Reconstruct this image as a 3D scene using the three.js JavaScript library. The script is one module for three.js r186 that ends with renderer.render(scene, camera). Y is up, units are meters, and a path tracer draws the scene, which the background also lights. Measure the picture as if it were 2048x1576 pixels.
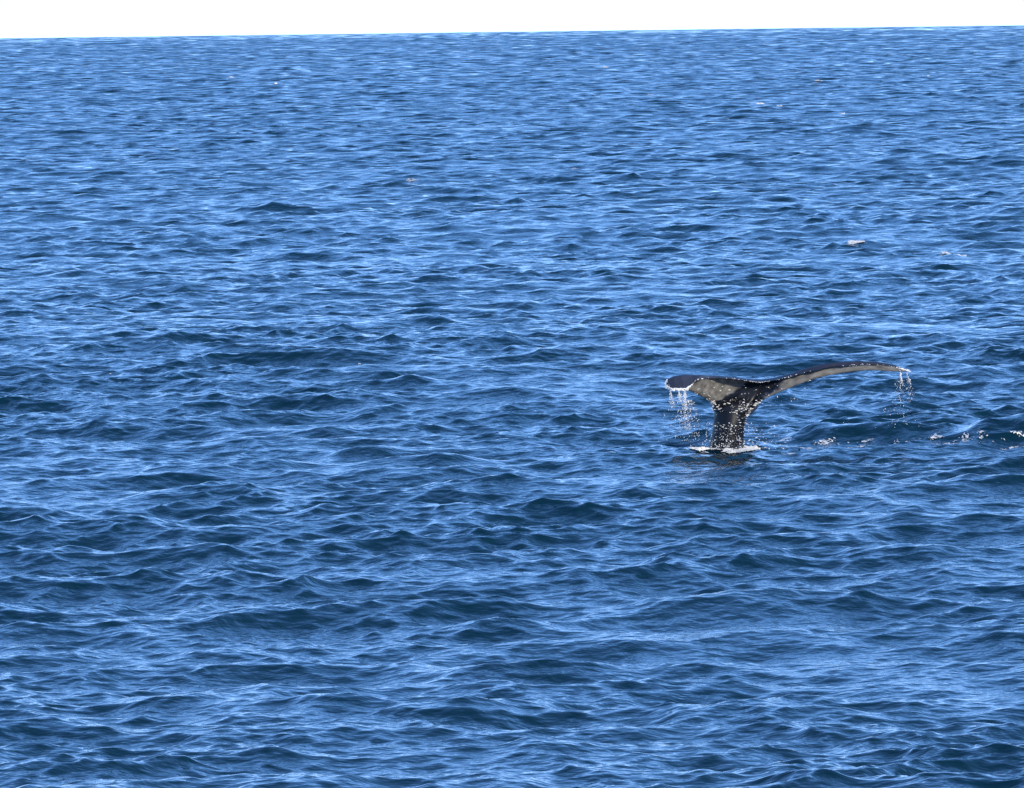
import * as THREE from 'three';
import { mergeGeometries } from 'three/addons/utils/BufferGeometryUtils.js';

// ---------------------------------------------------------------- camera, sky, sun, exposure
const scene = new THREE.Scene();
const camera = new THREE.PerspectiveCamera(6.0143, 1024 / 788, 0.5, 30000);
camera.rotation.order = 'YXZ';
camera.position.set(0, 7, 0);
camera.rotation.set(-0.04968, 0, -0.0127);
scene.add(camera);

const renderer = new THREE.WebGLRenderer({ antialias: true });
renderer.toneMapping = THREE.LinearToneMapping;
renderer.toneMappingExposure = 1.0;
renderer.shadowMap.enabled = true;

const lerp = (a, b, t) => a + (b - a) * t;
const clamp = (x, a, b) => Math.min(b, Math.max(a, x));
const smooth = (a, b, x) => { const t = clamp((x - a) / (b - a), 0, 1); return t * t * (3 - 2 * t); };
function random(seed) { let s = seed >>> 0; return () => { s = (s + 0x6D2B79F5) >>> 0; let t = s; t = Math.imul(t ^ (t >>> 15), t | 1); t ^= t + Math.imul(t ^ (t >>> 7), t | 61); return ((t ^ (t >>> 14)) >>> 0) / 4294967296; }; }

// clear sky: pale air at the horizon, deepening to blue overhead
{
  const W = 16, Hh = 1024, d = new Float32Array(W * Hh * 4);
  const hor = [1.04, 1.65, 2.5], low = [0.31, 0.84, 2.0], top = [0.026, 0.112, 0.37];
  for (let j = 0; j < Hh; j++) {
    const el = Math.max(0, ((j + 0.5) / Hh - 0.5) * 180);
    const a = Math.exp(-el / 3.5), b = Math.exp(-el / 28);
    for (let i = 0; i < W; i++) {
      const o = (j * W + i) * 4;
      for (let c = 0; c < 3; c++) d[o + c] = lerp(lerp(top[c], low[c], b), hor[c], a);
      d[o + 3] = 1;
    }
  }
  const sky = new THREE.DataTexture(d, W, Hh, THREE.RGBAFormat, THREE.FloatType);
  sky.mapping = THREE.EquirectangularReflectionMapping;
  sky.magFilter = sky.minFilter = THREE.LinearFilter;
  sky.needsUpdate = true;
  scene.background = sky;
  scene.environment = sky;
}
const sun = new THREE.DirectionalLight(new THREE.Color(1, 0.9, 0.74), 4.8);
sun.position.set(3.4 + 62, 38, -121.6 + 82);
sun.target.position.set(3.4, 0, -121.6);
sun.castShadow = true;
Object.assign(sun.shadow.camera, { left: -30, right: 30, top: 30, bottom: -30, near: 1, far: 300 });
scene.add(sun, sun.target);

// ---------------------------------------------------------------- the sea
const EARTH = 6.371e6, RIPPLE = 3.1;                                 // the ripple tile's side in metres
function ripples() {
  const n = 1024, rnd = random(5), hu = new Float32Array(n * n), hv = new Float32Array(n * n), waves = 90;
  const ca = new Float64Array(n), sa = new Float64Array(n);
  for (let w = 0; w < waves; w++) {
    const lam = 0.045 * Math.pow(0.3 / 0.045, rnd()), a = 0.35 + (rnd() + rnd() + rnd() - 1.5) * 1.9, m = RIPPLE / lam;
    const p = Math.round(m * Math.sin(a)), q = Math.round(m * Math.cos(a)), k = Math.hypot(p, q), ph = rnd() * 2 * Math.PI;
    if (!k) continue;
    const slope = 0.072 / Math.sqrt(waves / 2);
    for (let i = 0; i < n; i++) { ca[i] = Math.cos(2 * Math.PI * p * i / n); sa[i] = Math.sin(2 * Math.PI * p * i / n); }
    for (let j = 0; j < n; j++) {
      const t = 2 * Math.PI * q * j / n + ph, c = Math.cos(t), s = Math.sin(t), gu = slope * p / k, gv = slope * q / k;
      for (let i = 0, o = j * n; i < n; i++, o++) { const e = sa[i] * c + ca[i] * s; hu[o] += gu * e; hv[o] += gv * e; }
    }
  }
  const d = new Uint8Array(n * n * 4);
  for (let o = 0; o < n * n; o++) {
    const x = -hu[o], y = -hv[o], l = 1 / Math.hypot(x, y, 1);
    d[o * 4] = 127.5 + 127.5 * x * l; d[o * 4 + 1] = 127.5 + 127.5 * y * l; d[o * 4 + 2] = 127.5 + 127.5 * l; d[o * 4 + 3] = 255;
  }
  const t = new THREE.DataTexture(d, n, n); t.wrapS = t.wrapT = THREE.RepeatWrapping; t.magFilter = THREE.LinearFilter; t.needsUpdate = true;
  return t;
}
const WAVES = [];
{
  const rnd = random(20240);
  const N = 190, l0 = 6.5, l1 = 0.13;
  for (let i = 0; i < N; i++) {
    const lam = l0 * Math.pow(l1 / l0, (i + rnd()) / N);
    const k = 2 * Math.PI / lam;
    const spread = lerp(1.35, 1.8, smooth(7, 1.5, lam));
    const g = (rnd() + rnd() + rnd() - 1.5) / 0.75;               // roughly bell shaped, -2 .. 2
    const dir = 0.25 + g * spread * 0.8;                           // about +z, towards the coast of the viewer
    let B = 0.0112;
    B *= smooth(7.5, 2.2, lam) * (1 + 0.25 * smooth(1.6, 0.9, lam));
    const slope = Math.sqrt(2 * B * Math.log(l0 / l1) / N);
    WAVES.push({ kx: k * Math.sin(dir), kz: k * Math.cos(dir), k, a: slope / k, p: rnd() * 2 * Math.PI, lam });
  }
  for (let i = 0; i < 7; i++) {                                    // old swell
    const lam = 45 + 75 * rnd(), k = 2 * Math.PI / lam, dir = -0.3 + (rnd() - 0.5) * 0.8;
    WAVES.unshift({ kx: k * Math.sin(dir), kz: k * Math.cos(dir), k, a: 0.11, p: rnd() * 2 * Math.PI, lam });
  }
}
const NW = WAVES.length;
const wkx = Float64Array.from(WAVES, w => w.kx), wkz = Float64Array.from(WAVES, w => w.kz), wa = Float64Array.from(WAVES, w => w.a),
  wk = Float64Array.from(WAVES, w => w.k), wp = Float64Array.from(WAVES, w => w.p + 31 * w.kz), wl = Float64Array.from(WAVES, w => w.lam);
const CHOP = 1.15;
// single crests that stand out from the chop: x, z, height, half width, turn
const CREST_SPOTS = [[-1.91, -140.05, 0.31, 0.84], [-2.74, -121.99, 0.25, 0.49], [-2.07, -80.96, 0.26, 0.81], [-0.49, -79.49, 0.23, 0.58], [-8.39, -273.78, 0.38, 1.28], [-12.60, -242.22, 0.31, 0.81],
  [5.55, -344.95, 0.48, 2.30], [-1.89, -285.26, 0.33, 1.14], [8.80, -153.75, 0.21, 0.61], [5.78, -88.01, 0.25, 0.70], [5.37, -105.15, 0.23, 0.77], [-3.08, -152.13, 0.24, 0.81], [-1.59, -155.54, 0.25, 0.62],
  [-5.12, -92.14, 0.20, 0.37], [3.36, -154.15, 0.18, 0.92], [3.40, -121.23, 0.09, 0.90], [4.90, -123.14, 0.20, 0.50], [5.80, -122.86, 0.36, 0.62], [6.70, -123.00, 0.24, 0.60], [7.60, -122.32, 0.42, 0.80], [8.60, -122.59, 0.32, 0.60], [10.57, -236.52, 0.27, 0.95],
  [13.02, -227.10, 0.36, 0.91], [-0.16, -71.51, 0.14, 0.29], [-9.14, -140.39, 0.18, 0.47]];
const CRESTS = CREST_SPOTS.map(([x, z, h, w], i) => { const t = 0.35 * Math.sin(i * 2.4); return { x, z, h: h * (x > 3 && z < -118 && z > -125 ? 0.85 : 0.5), w: w * 1.1, d: h * 1.8, i, cs: Math.cos(t), sn: Math.sin(t) }; });
// wind comes in gusts: the short chop is stronger in some patches of water than in others
const gusts = (x, z) => 1 + 0.17 * Math.sin(0.31 * x + 0.11 * z + 1) + 0.15 * Math.sin(-0.17 * x + 0.23 * z) + 0.14 * Math.sin(0.71 * x - 0.29 * z + 2) + 0.12 * Math.sin(0.9 * x + 0.5 * z + 4);
function height(x, z) {
  let h = 0;
  for (const c of CRESTS) { const ex = x - c.x, ez = z - c.z; if (ex * ex + ez * ez < 9 * c.w * c.w) h += c.h * Math.exp(-(ex * ex) / (c.w * c.w) - Math.abs(ez) / c.d); }
  for (let i = 0; i < NW; i++) { if (wl[i] < 0.8) break; h += wa[i] * Math.cos(wkx[i] * x + wkz[i] * z + wp[i]); } return h; }
const S = { x: 0, y: 0, z: 0, nx: 0, ny: 1, nz: 0 };
function sea(x, z, grain) {                                         // the surface point that stands over (x, z), and its normal
  let h = 0, dx = 0, dz = 0, hx = 0, hz = 0, jxx = 0, jxz = 0, jzz = 0;
  const gust = gusts(x, z);
  for (let i = 0; i < NW; i++) {
    const lam = wl[i], kx = wkx[i], kz = wkz[i], a = lam < 1.8 ? wa[i] * gust : wa[i];
    const th = kx * x + kz * z + wp[i], s = Math.sin(th), c = Math.cos(th);
    const f = clamp((lam / grain - 1.8) * 0.55, 0, 1), ac = a * c, as = a * s, q = CHOP / wk[i];
    h += f * ac; dx -= f * as * kx * q; dz -= f * as * kz * q;
    hx -= f * as * kx; hz -= f * as * kz;
    const m = f * ac * q; jxx += m * kx * kx; jxz += m * kx * kz; jzz += m * kz * kz;
  }
  for (const c of CRESTS) {
    const ex = x - c.x, ez = z - c.z;
    if (Math.abs(ex) > c.w * 3 || Math.abs(ez) > c.d * 6) continue;
    const g1 = Math.sin(2.9 * ex + 1.7 * ez + c.i), g2 = Math.sin(4.3 * ex - 2.3 * ez + 2 * c.i), v0 = -ex * c.sn + ez * c.cs + 0.14 * c.w * (g1 + g2);
    const u0 = (ex * c.cs + ez * c.sn + 0.15 * c.w * g2) / c.w, dd = v0 > 0 ? c.d : c.d * 2.2, v1 = v0 / dd, root = Math.sqrt(v1 * v1 + 0.04);
    const e = c.h * Math.exp(-u0 * u0 - 1.5 * (root - 0.2));
    const eu = -2 * u0 * e / c.w, ev = -1.5 * v1 / root * e / dd;
    h += e; hx += eu * c.cs - ev * c.sn; hz += eu * c.sn + ev * c.cs;
  }
  const ax = 1 - jxx, ay = hx, az = -jxz, bx = -jxz, by = hz, bz = 1 - jzz;
  let nx = by * az - bz * ay, ny = bz * ax - bx * az, nz = bx * ay - by * ax;
  if (ny < 0.05) ny = 0.05;
  const l = 1 / Math.hypot(nx, ny, nz);
  S.x = x + dx; S.z = z + dz; S.y = h - (x * x + z * z) / (2 * EARTH); S.nx = nx * l; S.ny = ny * l; S.nz = nz * l;
  return S;
}
{
  const ang = [];
  for (let a = 0; a < 0.09; a += 0.00055) ang.push(a);
  for (let a = 0.0905; a < 0.17; a += 0.004) ang.push(a);
  for (let a = 0.17, s = 0.006; a < Math.PI - 0.1; a += s, s = Math.min(s * 1.2, 0.15)) ang.push(a);
  const angles = [...ang.slice(1).reverse().map(a => -a), ...ang];
  const rows = [];
  for (let r = 2, s = 0.02; r < 63; r += r * s, s = lerp(0.03, 0.0018, smooth(30, 63, r))) rows.push(r);
  let r = 63;
  for (; r < 270; r *= r < 150 ? 1.001 : 1.0012) rows.push(r);
  const NEAR = rows.length;
  const BANDS = [];                                                // far off, each band of water is drawn by the wave that stands up in it: foot, face, face, crest
  while (r < 14000) {
    const wide = Math.max(1.7, r * (r < 1000 ? 0.0033 : r < 4000 ? 0.0045 : 0.012));
    BANDS.push([r, wide]); for (let k = 0; k < 4; k++) rows.push(r);
    r += wide;
  }
  const coarse = [];                                               // beyond NEAR only every second column goes on
  for (let i = 0; i < angles.length; i++) if ((i - (ang.length - 1)) % 2 === 0 || Math.abs(angles[i]) > 0.17) coarse.push(i);
  const NA = angles.length, NC = coarse.length, NR = rows.length, n = NA * NEAR + NC * (NR - NEAR) + 1;
  const pos = new Float32Array(n * 3), nor = new Float32Array(n * 3), uv = new Float32Array(n * 2);
  let o = 0;
  const put = (x, z, grain) => {
    const s = sea(x, z, grain);
    pos[o * 3] = s.x; pos[o * 3 + 1] = s.y; pos[o * 3 + 2] = s.z; nor[o * 3] = s.nx; nor[o * 3 + 1] = s.ny; nor[o * 3 + 2] = s.nz; uv[o * 2] = x / RIPPLE; uv[o * 2 + 1] = -z / RIPPLE; o++;
  };
  for (let j = 0; j < NEAR; j++) {
    const r = rows[j], dr = (rows[Math.min(j + 1, NEAR - 1)] - rows[Math.min(j, NEAR - 2)]);
    for (let i = 0; i < NA; i++) {
      const da = i + 1 < NA ? angles[i + 1] - angles[i] : 0.2;
      put(r * Math.sin(angles[i]), -r * Math.cos(angles[i]), Math.max(dr, da * r) * lerp(1, 0.45, smooth(75, 150, r)));
    }
  }
  for (const [r0, wide] of BANDS) {
    const feet = [], tops = [];
    for (const i of coarse) {
      const sx = Math.sin(angles[i]), sz = -Math.cos(angles[i]);
      if (Math.abs(angles[i]) > 0.17) { tops.push(r0 + wide * 0.7); feet.push(r0 + wide * 0.3); continue; }
      const room = wide - 0.9, steps = Math.min(9, Math.ceil(room / 0.35));
      let top = 0, best = -9;
      for (let k = 0; k <= steps; k++) { const q = r0 + 0.75 + room * k / steps, h = height(q * sx, q * sz); if (h > best) { best = h; top = q; } }
      let foot = top - 0.4, steep = -9;
      for (let d = 0.3; d <= 1.8 && top - d > r0 + 0.02; d += 0.3) { const g = (best - height((top - d) * sx, (top - d) * sz)) / (d + 0.35); if (g > steep) { steep = g; foot = top - d; } }
      tops.push(top); feet.push(foot);
    }
    for (let k = 0; k < 4; k++) coarse.forEach((i, c) => { const q = lerp(feet[c], tops[c], k / 3); put(q * Math.sin(angles[i]), -q * Math.cos(angles[i]), Math.abs(angles[i]) > 0.17 ? wide : 0.15); });
  }
  put(0, 0, 0.5);
  const idx = [];
  const quad = (a, b, c, d) => idx.push(a, b, d, a, d, c);
  for (let j = 0; j + 1 < NEAR; j++) for (let i = 0; i < NA; i++) { const a = j * NA + i, b = j * NA + (i + 1) % NA; quad(a, b, a + NA, b + NA); }
  const far0 = NA * NEAR;
  for (let k = 0; k < NC; k++) {                                   // the seam between both densities
    const i0 = coarse[k], i1 = coarse[(k + 1) % NC], row = (NEAR - 1) * NA, c = far0 + k, d = far0 + (k + 1) % NC;
    if (i1 === (i0 + 1) % NA) quad(row + i0, row + i1, c, d);
    else idx.push(row + i0, row + i0 + 1, c, row + i0 + 1, d, c, row + i0 + 1, row + i1, d);
  }
  for (let j = 0; j + 1 < NR - NEAR; j++) for (let k = 0; k < NC; k++) { const a = far0 + j * NC + k, b = far0 + j * NC + (k + 1) % NC; quad(a, b, a + NC, b + NC); }
  for (let i = 0; i < NA; i++) idx.push(n - 1, (i + 1) % NA, i);
  const g = new THREE.BufferGeometry();
  g.setAttribute('position', new THREE.BufferAttribute(pos, 3));
  g.setAttribute('normal', new THREE.BufferAttribute(nor, 3));
  g.setAttribute('uv', new THREE.BufferAttribute(uv, 2));
  g.setIndex(new THREE.BufferAttribute(new Uint32Array(idx), 1));
  const water = new THREE.MeshPhysicalMaterial({ name: 'sea_water', color: new THREE.Color().setRGB(0.002, 0.019, 0.031), roughness: 0.06, ior: 1.333, normalMap: ripples() });
  const m = new THREE.Mesh(g, water);
  m.name = 'sea'; m.receiveShadow = m.castShadow = true;
  m.userData = { kind: 'structure', label: 'choppy deep blue sea reaching to the horizon', category: 'sea' };
  scene.add(m);
  console.log('sea', n, idx.length / 3, NA, NR);
}

// ---------------------------------------------------------------- helpers for the things on the water
function hash3(x, y, z) { let h = Math.imul(x | 0, 374761393) ^ Math.imul(y | 0, 668265263) ^ Math.imul(z | 0, 1274126177); h = Math.imul(h ^ (h >>> 13), 1103515245); return ((h ^ (h >>> 16)) >>> 0) / 4294967296; }
function noise(x, y, z = 0) {
  const X = Math.floor(x), Y = Math.floor(y), Z = Math.floor(z), f = t => t * t * (3 - 2 * t), u = f(x - X), v = f(y - Y), w = f(z - Z);
  const l = (k) => lerp(lerp(hash3(X, Y, k), hash3(X + 1, Y, k), u), lerp(hash3(X, Y + 1, k), hash3(X + 1, Y + 1, k), u), v);
  return lerp(l(Z), l(Z + 1), w);
}
const fbm = (x, y, z = 0) => 0.55 * noise(x, y, z) + 0.3 * noise(x * 2.1 + 7, y * 2.1, z) + 0.15 * noise(x * 4.3, y * 4.3 + 3, z);
const foamMaterial = new THREE.MeshStandardMaterial({ name: 'foam', color: new THREE.Color().setRGB(0.78, 0.76, 0.7), roughness: 0.9 });
const dropMaterial = new THREE.MeshPhysicalMaterial({ name: 'water_drop', color: new THREE.Color().setRGB(0.82, 0.82, 0.8), roughness: 0.25, ior: 1.333 });  // opaque white: the sun glints of clear drops are put into the colour
function add(o, name, userData) {
  o.name = name; o.userData = userData; o.castShadow = o.receiveShadow = true; scene.add(o); return o;
}
// lumpy froth lying on the water: half length along x, half depth along z, crest height
function foam(x0, z0, lx, lz, turn, high, cover, seed, lace = 1, rag = 2.4) {
  const cell = Math.max(0.014, lx / 70), nx = Math.ceil(2.6 * lx / cell), nz = Math.min(160, Math.ceil(2.6 * lz / (cell * 1.2)));
  const r = Math.hypot(x0, z0), grain = r < 270 ? r * 0.001 * lerp(1, 0.45, smooth(75, 150, r)) : 0.22;
  const P = [], ok = [], cs = Math.cos(turn), sn = Math.sin(turn);
  for (let j = 0; j <= nz; j++) for (let i = 0; i <= nx; i++) {
    const u = (i / nx - 0.5) * 2.6 , v = (j / nz - 0.5) * 2.6, px = u * lx, pz = v * lz;
    const n = fbm(px * 3.2 / lace + seed * 13.7, pz * 2.2 / lace + seed * 5.1, seed), fine = fbm(px * 17 / lace + seed, pz * 9 / lace, seed + 3);
    const m = cover * (1 - 1.3 * (u * u + v * v)) + (n - 0.5) * 2.2 + (fine - 0.5) * rag - 0.14 * (1 + rag);
    const s = sea(x0 + px * cs + pz * sn, z0 - px * sn + pz * cs, grain);
    P.push(s.x, s.y + 0.012 + high * Math.max(0, Math.min(1, m)) * (0.55 + 0.9 * fine), s.z);
    ok.push(m > 0);
  }
  const idx = [], W = nx + 1;
  for (let j = 0; j < nz; j++) for (let i = 0; i < nx; i++) {
    const a = j * W + i, b = a + 1, c = a + W, d = c + 1;
    if (ok[a] && ok[c] && ok[d]) idx.push(a, c, d);
    if (ok[a] && ok[d] && ok[b]) idx.push(a, d, b);
  }
  const g = new THREE.BufferGeometry();
  g.setAttribute('position', new THREE.Float32BufferAttribute(P, 3));
  g.setIndex(idx);
  const q = g.toNonIndexed(); q.computeVertexNormals();
  g.computeVertexNormals();
  return g;
}
const beadShape = new THREE.IcosahedronGeometry(1, 0);
function beads(list) {                                              // x, y, z, half sizes
  return mergeGeometries(list.map(([x, y, z, a, b, c]) => beadShape.clone().scale(a, b, c).translate(x, y, z)));
}

// ---------------------------------------------------------------- the whale's tail
const BASE = [3.49, 0, -121.6], LOOK = 0.0576;
{
  const whale = new THREE.Group();
  whale.position.set(...BASE); whale.rotation.z = -0.0127;
  // the outline, measured in 1/434 m across and down from a point up to the left; the third number is metres towards the viewer
  const at = (X, Y, z) => new THREE.Vector3((X - 618) / 434, (794 - Y) / 434 + z * LOOK, z);
  const ST = [ // span, leading edge, ridge, trailing edge
    [-1.00, [172, 345, 1.30], [165, 338, 1.33], [172, 352, 1.36]],
    [-0.96, [205, 350, 1.14], [185, 305, 1.26], [205, 368, 1.46]],
    [-0.90, [245, 352, 1.02], [225, 286, 1.20], [245, 372, 1.50]],
    [-0.82, [300, 360, 0.86], [290, 275, 1.10], [305, 372, 1.42]],
    [-0.73, [350, 382, 0.70], [355, 273, 1.00], [345, 345, 1.26]],
    [-0.64, [385, 398, 0.56], [420, 274, 0.92], [395, 303, 1.10]],
    [-0.50, [430, 420, 0.36], [510, 277, 0.82], [500, 290, 1.00]],
    [-0.34, [478, 442, 0.16], [610, 284, 0.74], [608, 290, 0.93]],
    [-0.22, [508, 470, 0.05], [710, 296, 0.68], [708, 300, 0.88]],
    [-0.12, [524, 520, 0.00], [782, 306, 0.64], [780, 311, 0.84]],
    [0.00, [640, 535, 0.00], [832, 311, 0.58], [834, 318, 0.76]],
    [0.12, [752, 556, 0.00], [872, 306, 0.62], [874, 314, 0.82]],
    [0.22, [800, 492, 0.04], [935, 293, 0.64], [940, 303, 0.84]],
    [0.34, [885, 432, 0.10], [1030, 268, 0.64], [1036, 282, 0.82]],
    [0.48, [1030, 366, 0.20], [1170, 222, 0.62], [1178, 246, 0.80]],
    [0.62, [1220, 296, 0.30], [1330, 187, 0.58], [1338, 212, 0.74]],
    [0.76, [1430, 250, 0.38], [1500, 175, 0.55], [1508, 198, 0.67]],
    [0.87, [1620, 234, 0.44], [1655, 179, 0.53], [1662, 194, 0.61]],
    [0.95, [1760, 243, 0.48], [1775, 199, 0.52], [1785, 210, 0.56]],
    [1.00, [1878, 243, 0.50], [1884, 236, 0.51], [1888, 243, 0.52]],
  ].map(([s, a, b, c]) => { if (s > -0.6) { c[2] = lerp(a[2], c[2], 0.4); b[2] = lerp(a[2], c[2], 0.42); } return { s, L: at(...a), R: at(...b), T: at(...c) }; });
  const cr = (a, b, c, d, t) => 0.5 * (2 * b + (c - a) * t + (2 * a - 5 * b + 4 * c - d) * t * t + (3 * b - a - 3 * c + d) * t * t * t);
  const cr3 = (a, b, c, d, t) => new THREE.Vector3(cr(a.x, b.x, c.x, d.x, t), cr(a.y, b.y, c.y, d.y, t), cr(a.z, b.z, c.z, d.z, t));
  const along = (key, s) => {
    let i = 0; while (i < ST.length - 2 && ST[i + 1].s < s) i++;
    const t = clamp((s - ST[i].s) / (ST[i + 1].s - ST[i].s), 0, 1), g = k => ST[clamp(k, 0, ST.length - 1)][key];
    return cr3(g(i - 1), g(i), g(i + 1), g(i + 2), t);
  };
  const sheet = (s, c) => {
    const L = along('L', s), R = along('R', s), T = along('T', s);
    const M = L.clone().lerp(R, 0.5); M.z -= 0.06 * (1 - Math.abs(s)); M.y += 0.02;
    const teeth = (noise(s * 34 + 50, 1.5) - 0.5) * 0.05 + (noise(s * 90 + 50, 7.5) - 0.5) * 0.03;
    T.addScaledVector(T.clone().sub(R).normalize(), teeth * Math.min(1, 6 * (1 - Math.abs(s))));
    const pts = [L.clone().multiplyScalar(2).sub(M), L, M, R, T, T.clone().multiplyScalar(2).sub(R)], ks = [0, 0.42, 0.8, 1];
    let i = c < 0.42 ? 0 : c < 0.8 ? 1 : 2;
    return cr3(pts[i], pts[i + 1], pts[i + 2], pts[i + 3], (c - ks[i]) / (ks[i + 1] - ks[i]));
  };
  const S0 = 0.12, NV = 130, NU = 84;
  const vs = Array.from({ length: NV + 1 }, (_, k) => Math.sin((k / NV - 0.5) * Math.PI));
  const rings = [];
  // the tail stock: height, left edge, right edge, depth of its middle, half thickness
  const STOCK = [[1250, 380, 790, -0.62, 0.6], [1020, 425, 760, -0.36, 0.48], [880, 458, 742, -0.2, 0.41], [770, 482, 735, -0.1, 0.36], [690, 501, 735, -0.05, 0.32], [620, 517, 738, -0.01, 0.285]];
  for (let k = 0; k < STOCK.length - 1; k++) for (let q = 0; q < 7; q++) {
    const g = i => STOCK[clamp(i, 0, STOCK.length - 1)], t = q / 7, m = [0, 1, 2, 3, 4].map(c => cr(g(k - 1)[c], g(k)[c], g(k + 1)[c], g(k + 2)[c], t));
    rings.push(vs.map(v => ({ p: at(lerp(m[1], m[2], (v + 1) / 2), m[0], m[3]), t: m[4] * Math.sqrt(Math.max(0, 1 - v * v)), s: 0, c: 0, flat: 1 })));
  }
  for (let k = 0; k < 4; k++) {                                      // up to the foot of the flukes
    const t = k / 4, g = STOCK[5];
    rings.push(vs.map(v => { const a = at(lerp(g[1], g[2], (v + 1) / 2), g[0], g[3]), b = sheet(v * S0, 0); return { p: a.lerp(b, t), t: lerp(g[4], 0.25, t) * Math.sqrt(Math.max(0, 1 - v * v)), s: 0, c: 0, flat: 1 }; }));
  }
  for (let k = 0; k <= NU; k++) {
    const u = Math.pow(k / NU, 1.15), e = S0 + (1 - S0) * u;
    rings.push(vs.map(v => {
      const s = v * e, av = Math.abs(v), c = u > 0.9999 ? 1 : u * (1 - av) / (1 - u * av), as = Math.abs(s);
      const foil = 0.085 * (1 - 0.72 * as) * (2.5 * Math.sqrt(c) * Math.pow(1 - c, 1.5)) * smooth(0, 0.25, u);
      const keel = 0.25 * Math.exp(-Math.pow(Math.max(0, as - S0 * 0.6) / 0.09, 2)) * Math.sqrt(Math.max(0, 1 - v * v)) * Math.pow(1 - smooth(0, 0.95, c), 1.4);
      return { p: sheet(s, c), t: Math.hypot(foil, keel), s, c, flat: 0 };
    }));
  }
  const NR = rings.length, at2 = (j, k) => rings[clamp(j, 0, NR - 1)][clamp(k, 0, NV)].p;
  const P = [], C = [], ring = 2 * NV, info = [];
  const a = new THREE.Vector3(), b = new THREE.Vector3(), n = new THREE.Vector3();
  for (let j = 0; j < NR; j++) for (let side = 0; side < 2; side++) for (let k0 = 0; k0 < NV; k0++) {
    const k = side ? NV - k0 : k0, q = rings[j][k];
    a.subVectors(at2(j, k + 1), at2(j, k - 1)); b.subVectors(at2(j + 1, k), at2(j - 1, k));
    if (q.flat) n.set(0, 0.08, 1).normalize(); else { n.crossVectors(a, b); if (n.lengthSq() < 1e-12) n.set(0, 0, 1); n.normalize(); const w = smooth(0.0, 0.2, q.c); n.lerp(new THREE.Vector3(0, 0.08, 1), (1 - w) * Math.exp(-Math.pow(q.s / 0.2, 2))).normalize(); }
    const d = (side ? -1 : 1) * q.t, x = q.p.x + n.x * d, y = q.p.y + n.y * d, z = q.p.z + n.z * d;
    P.push(x, y, z);
    // pigment: pale grey lobes under both flukes, black along the middle and on the tail stock
    const X = x * 434 + 618, Y = 794 - (y - z * LOOK) * 434, ragged = (fbm(x * 7 + 9, y * 9, z * 4) - 0.5) * 190;
    const left = smooth(-22, 22, 735 - 1.55 * (Y - 330) - X + ragged) * smooth(-10, 12, 462 - Y + ragged * 0.25);
    const right = smooth(-25, 25, X - (1000 - 0.9 * (Y - 300)) + ragged);
    const pale = side === 0 && !q.flat ? Math.max(left, right) : 0;
    const speck = fbm(x * 30, y * 30, z * 30), g = lerp(side ? 0.036 : 0.006, 0.165 + 0.26 * (fbm(x * 11, y * 16, z * 11) - 0.5), pale) * (0.5 + speck);  // upper side painted lighter and bluer for the sky it reflects
    C.push(g * lerp(0.9, 1.04, pale), g, g * lerp(1.5, 0.93, pale));
    info.push(q.s, q.c, side);
  }
  const idx = [];
  for (let j = 0; j + 1 < NR; j++) for (let k = 0; k < ring; k++) {
    const k2 = (k + 1) % ring, A = j * ring + k, B = j * ring + k2, D = A + ring, E = B + ring;
    idx.push(A, B, E, A, E, D);
  }
  const g = new THREE.BufferGeometry();
  g.setAttribute('position', new THREE.Float32BufferAttribute(P, 3));
  g.setAttribute('color', new THREE.Float32BufferAttribute(C, 3));
  g.setIndex(idx); g.computeVertexNormals();
  const skin = new THREE.MeshPhysicalMaterial({ name: 'wet_whale_skin', vertexColors: true, roughness: 0.36, ior: 1.34 });
  const tail = new THREE.Mesh(g, skin); tail.name = 'tail'; tail.castShadow = tail.receiveShadow = true;
  whale.add(tail);

  // water still running over the skin, and hanging in beads along the trailing edge
  const rnd = random(77), N = g.attributes.normal, list = [], rim = [];
  let tries = 0;
  while (list.length < 560 && tries++ < 60000) {
    const v = Math.floor(rnd() * P.length / 3), x = P[v * 3], y = P[v * 3 + 1], z = P[v * 3 + 2];
    if (info[v * 3 + 2] || N.getZ(v) < 0.05) continue;
    const X = x * 434 + 618, Y = 794 - (y - z * LOOK) * 434;
    if (Y > 800) continue;
    const stock = Y > 440 ? 1 : 0, streak = fbm(X / 60, Y / 45, 4);
    const keep = stock ? (X > 590 ? 1 : 0.55) * smooth(0.38, 0.6, streak) : X < 760 ? 0.22 : X < 950 ? 0.14 : 0.06;
    if (rnd() > keep) continue;
    const w = (stock ? 0.0066 : 0.0055) * (0.3 + 1.5 * Math.pow(rnd(), 4)), o = 0.004;
    list.push([x + N.getX(v) * o, y + N.getY(v) * o, z + N.getZ(v) * o, w * (1.2 + 1.6 * rnd()), w * (0.55 + 0.3 * rnd()), w * 0.5]);
  }
  const edge = (s, drop, w) => { const p = sheet(s, 1); rim.push([p.x + (rnd() - 0.5) * 0.02, p.y - drop + (rnd() - 0.5) * 0.015, p.z + 0.006, w * (1 + rnd()), w * (0.6 + 0.5 * rnd()), w * 0.7]); };
  for (let k = 0; k < 150; k++) { const s = -0.7 + 1.66 * rnd(); if (fbm(s * 14, 2) > 0.42) edge(s, 0, 0.003 + 0.006 * rnd() * rnd()); }
  for (let k = 0; k < 210; k++) { const s = -0.72 - 0.28 * Math.pow(rnd(), 0.8); edge(s, 0.05 * rnd() * rnd() - 0.012, 0.004 + 0.011 * rnd() * rnd()); }
  for (let k = 0; k < 60; k++) { const s = 0.955 + 0.045 * rnd(); edge(s, 0.03 * rnd() - 0.015, 0.004 + 0.01 * rnd() * rnd()); }
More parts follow.
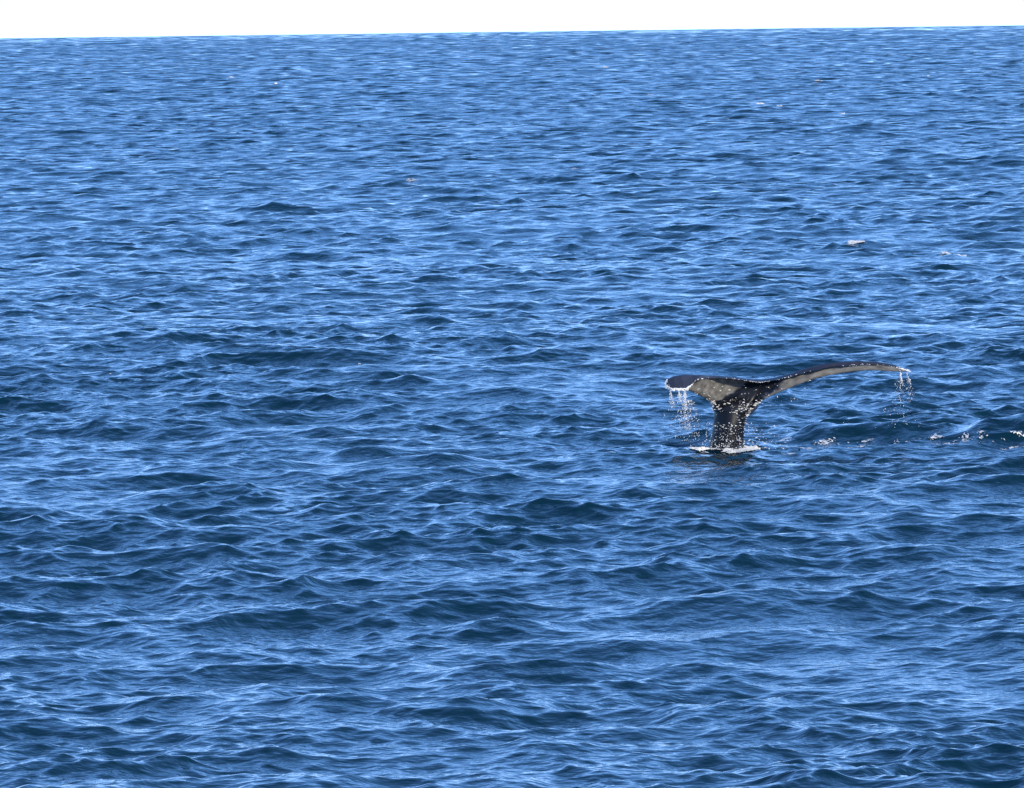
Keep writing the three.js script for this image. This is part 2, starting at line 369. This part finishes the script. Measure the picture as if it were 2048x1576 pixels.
  for (let k = 0; k < 60; k++) { const p = sheet(-0.955 - 0.045 * rnd(), 0.7 + 0.3 * rnd()), w = 0.003 + 0.006 * rnd() * rnd(); rim.push([p.x - 0.012, p.y + 0.004, p.z, w * 1.2, w, w]); }  // pale beads stand in for the bright grazing sheen round this tip
  const wet = new THREE.Mesh(beads(list), dropMaterial); wet.name = 'running_water'; wet.userData = { kind: 'stuff' };
  const hang = new THREE.Mesh(beads(rim), dropMaterial); hang.name = 'rim_water_and_sheen'; hang.userData = { kind: 'stuff' };
  for (const m of [wet, hang]) { m.castShadow = m.receiveShadow = true; whale.add(m); }
  add(whale, 'whale', { label: 'dark whale tail with grey mottled flukes raised out of the sea', category: 'whale' });

  // strings of drops falling from the two tips
  const falls = (spec) => {
    const out = [];
    for (const [X, Y0, Y1, count, wide, z] of spec) for (let k = 0; k < count; k++) {
      const t = Math.pow(rnd(), 1.3), q = (rnd() + rnd() - 1) * wide * (0.25 + t), w = 0.0012 + 0.0055 * Math.pow(rnd(), 4), p = at(X + q + 12 * t, lerp(Y0, Y1, t), z + (rnd() - 0.5) * 0.1);
      p.applyAxisAngle(new THREE.Vector3(0, 0, 1), -0.0127);
      out.push([BASE[0] + p.x, BASE[1] + p.y, BASE[2] + p.z, w * (0.8 + 0.5 * rnd()), w * (1 + 2.4 * (1 - t) * rnd()), w]);
    }
    return beads(out);
  };
  add(new THREE.Mesh(falls([[200, 375, 500, 280, 22, 1.46], [258, 380, 460, 220, 18, 1.46], [300, 380, 650, 620, 34, 1.4], [330, 450, 700, 420, 150, 1.3], [270, 400, 760, 600, 190, 1.2]]), dropMaterial), 'falling_drops',
    { kind: 'stuff', label: 'strings of water drops falling from the curled fluke tip', category: 'drops' });
  add(new THREE.Mesh(falls([[1822, 250, 345, 220, 16, 0.52], [1868, 250, 330, 90, 14, 0.52], [1888, 300, 440, 110, 30, 0.52], [1820, 300, 640, 300, 150, 0.5], [1300, 260, 520, 30, 900, 0.5], [1100, 420, 700, 60, 700, 0.4]]), dropMaterial), 'falling_drops_001',
    { kind: 'stuff', label: 'thin drips falling from the long outstretched fluke tip', category: 'drops' });
  // spray thrown up round the tail stock
  const spray = [];
  for (let k = 0; k < 1100; k++) {
    const X = 618 + (rnd() + rnd() + rnd() - 1.5) * 330 + 40, h = Math.pow(rnd(), 2.2), p = at(X, 790 - 190 * h, 0.35 + 0.5 * rnd()), w = 0.0014 + 0.008 * Math.pow(rnd(), 5);
    spray.push([BASE[0] + p.x, BASE[1] + p.y, BASE[2] + p.z, w * 1.4, w, w]);
  }
  add(new THREE.Mesh(beads(spray), dropMaterial), 'spray', { kind: 'stuff', label: 'fine white spray round the foot of the whale tail', category: 'spray' });
}
console.log('sea level at the whale', sea(3.49, -121.6, 0.12).y);

// ---------------------------------------------------------------- froth
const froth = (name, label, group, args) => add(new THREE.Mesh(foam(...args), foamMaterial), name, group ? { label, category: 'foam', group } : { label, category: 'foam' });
froth('foam_patch', 'long white foam patch round the foot of the whale tail', null, [3.36, -121.2, 0.62, 0.4, 0.0, 0.025, 1.0, 1, 0.9, 1.1]);
const WAKE = [[4.15, -123.00, 0.30, 0.36], [4.60, -121.64, 0.40, 0.30], [4.30, -120.55, 0.25, 0.24], [5.10, -122.32, 0.25, 0.24], [5.70, -122.32, 0.18, 0.17], [6.25, -122.05, 0.26, 0.19], [6.80, -122.05, 0.24, 0.19], [7.20, -121.64, 0.30, 0.22],
  [7.50, -121.23, 0.40, 0.24], [7.85, -120.68, 0.40, 0.24], [6.90, -120.68, 0.30, 0.24], [8.30, -121.64, 0.40, 0.22], [8.10, -120.27, 0.34, 0.24], [5.40, -120.82, 0.20, 0.19]];
WAKE.forEach(([x, z, lx, lz], i) => froth('foam_streak' + (i ? '_' + String(i).padStart(3, '0') : ''), 'torn foam streak on the swell beside the whale tail', 'foam streaks on the swell beside the whale', [x, z, lx, lz, 0.35 - 0.25 * (i % 3), 0.008, 0.3, 10 + i, 0.35, 1.8]));
const CAPS = [[14.53, -1096.02, 1.02, 0.51], [-27.28, -480.49, 0.48, 0.16], [-97.00, -1624.20, 0.87, 0.32], [-136.94, -2494.05, 1.00, 0.50], [-34.60, -943.23, 0.63, 0.19], [-25.78, -830.54, 0.33, 0.17], [-13.71, -274.27, 0.40, 0.09],
  [-10.83, -339.53, 0.36, 0.09], [-4.57, -345.61, 0.51, 0.09], [32.96, -800.25, 0.48, 0.16], [20.56, -607.57, 0.49, 0.12], [15.54, -538.85, 0.29, 0.14], [46.42, -826.36, 0.44, 0.17], [2.89, -356.09, 0.33, 0.07], [10.76, -236.18, 0.45, 0.12],
  [13.28, -226.64, 0.49, 0.13], [13.13, -695.54, 0.42, 0.14], [32.10, -476.86, 0.45, 0.16], [20.39, -563.73, 0.30, 0.11], [8.82, -523.51, 0.28, 0.10], [24.17, -547.50, 0.29, 0.11]];
const OWN = { 0: 'brightest whitecap far out towards the horizon, wider than those round it', 14: 'low torn whitecap beyond the whale, on the nearer slope of a dark swell', 15: 'broad torn whitecap on a dark swell beyond the long outstretched fluke' };
CAPS.forEach(([x, z, w, h], i) => {
  const near = z > -450, shape = [x, z, w, 0.3 + w * 0.4, 0.3 * Math.sin(i * 1.7), near ? 0.12 * h : 0.7 * h, i === 14 || i === 15 ? 0.85 : near ? 0.5 : 0.9, 40 + i, near ? 0.6 : Math.max(0.8, w * 1.6), near ? 1.7 : 1.0];
  froth('whitecap' + (i ? '_' + String(i).padStart(3, '0') : ''), OWN[i] || 'small faint whitecap breaking out on the open sea', 'whitecaps scattered over the open sea', shape);
});
const GLINTS = [[3.95, -157.00], [10.46, -176.47], [8.40, -181.50], [-6.22, -173.28], [-7.83, -144.83], [-2.99, -147.20], [-7.73, -122.25], [1.98, -176.81]];  // sun glints on the crests, modelled as tiny pale patches
GLINTS.forEach(([x, z], i) => froth('glint_fleck' + (i ? '_' + String(i).padStart(3, '0') : ''), 'tiny pale fleck standing in for a sun glint on a wave crest', 'tiny flecks standing in for sun glints on the waves', [x, z, 0.02 + 0.01 * (i % 3), 0.09, 0, 0.002, 2.4, 80 + i, 0.25, 0.25]));

renderer.render(scene, camera);
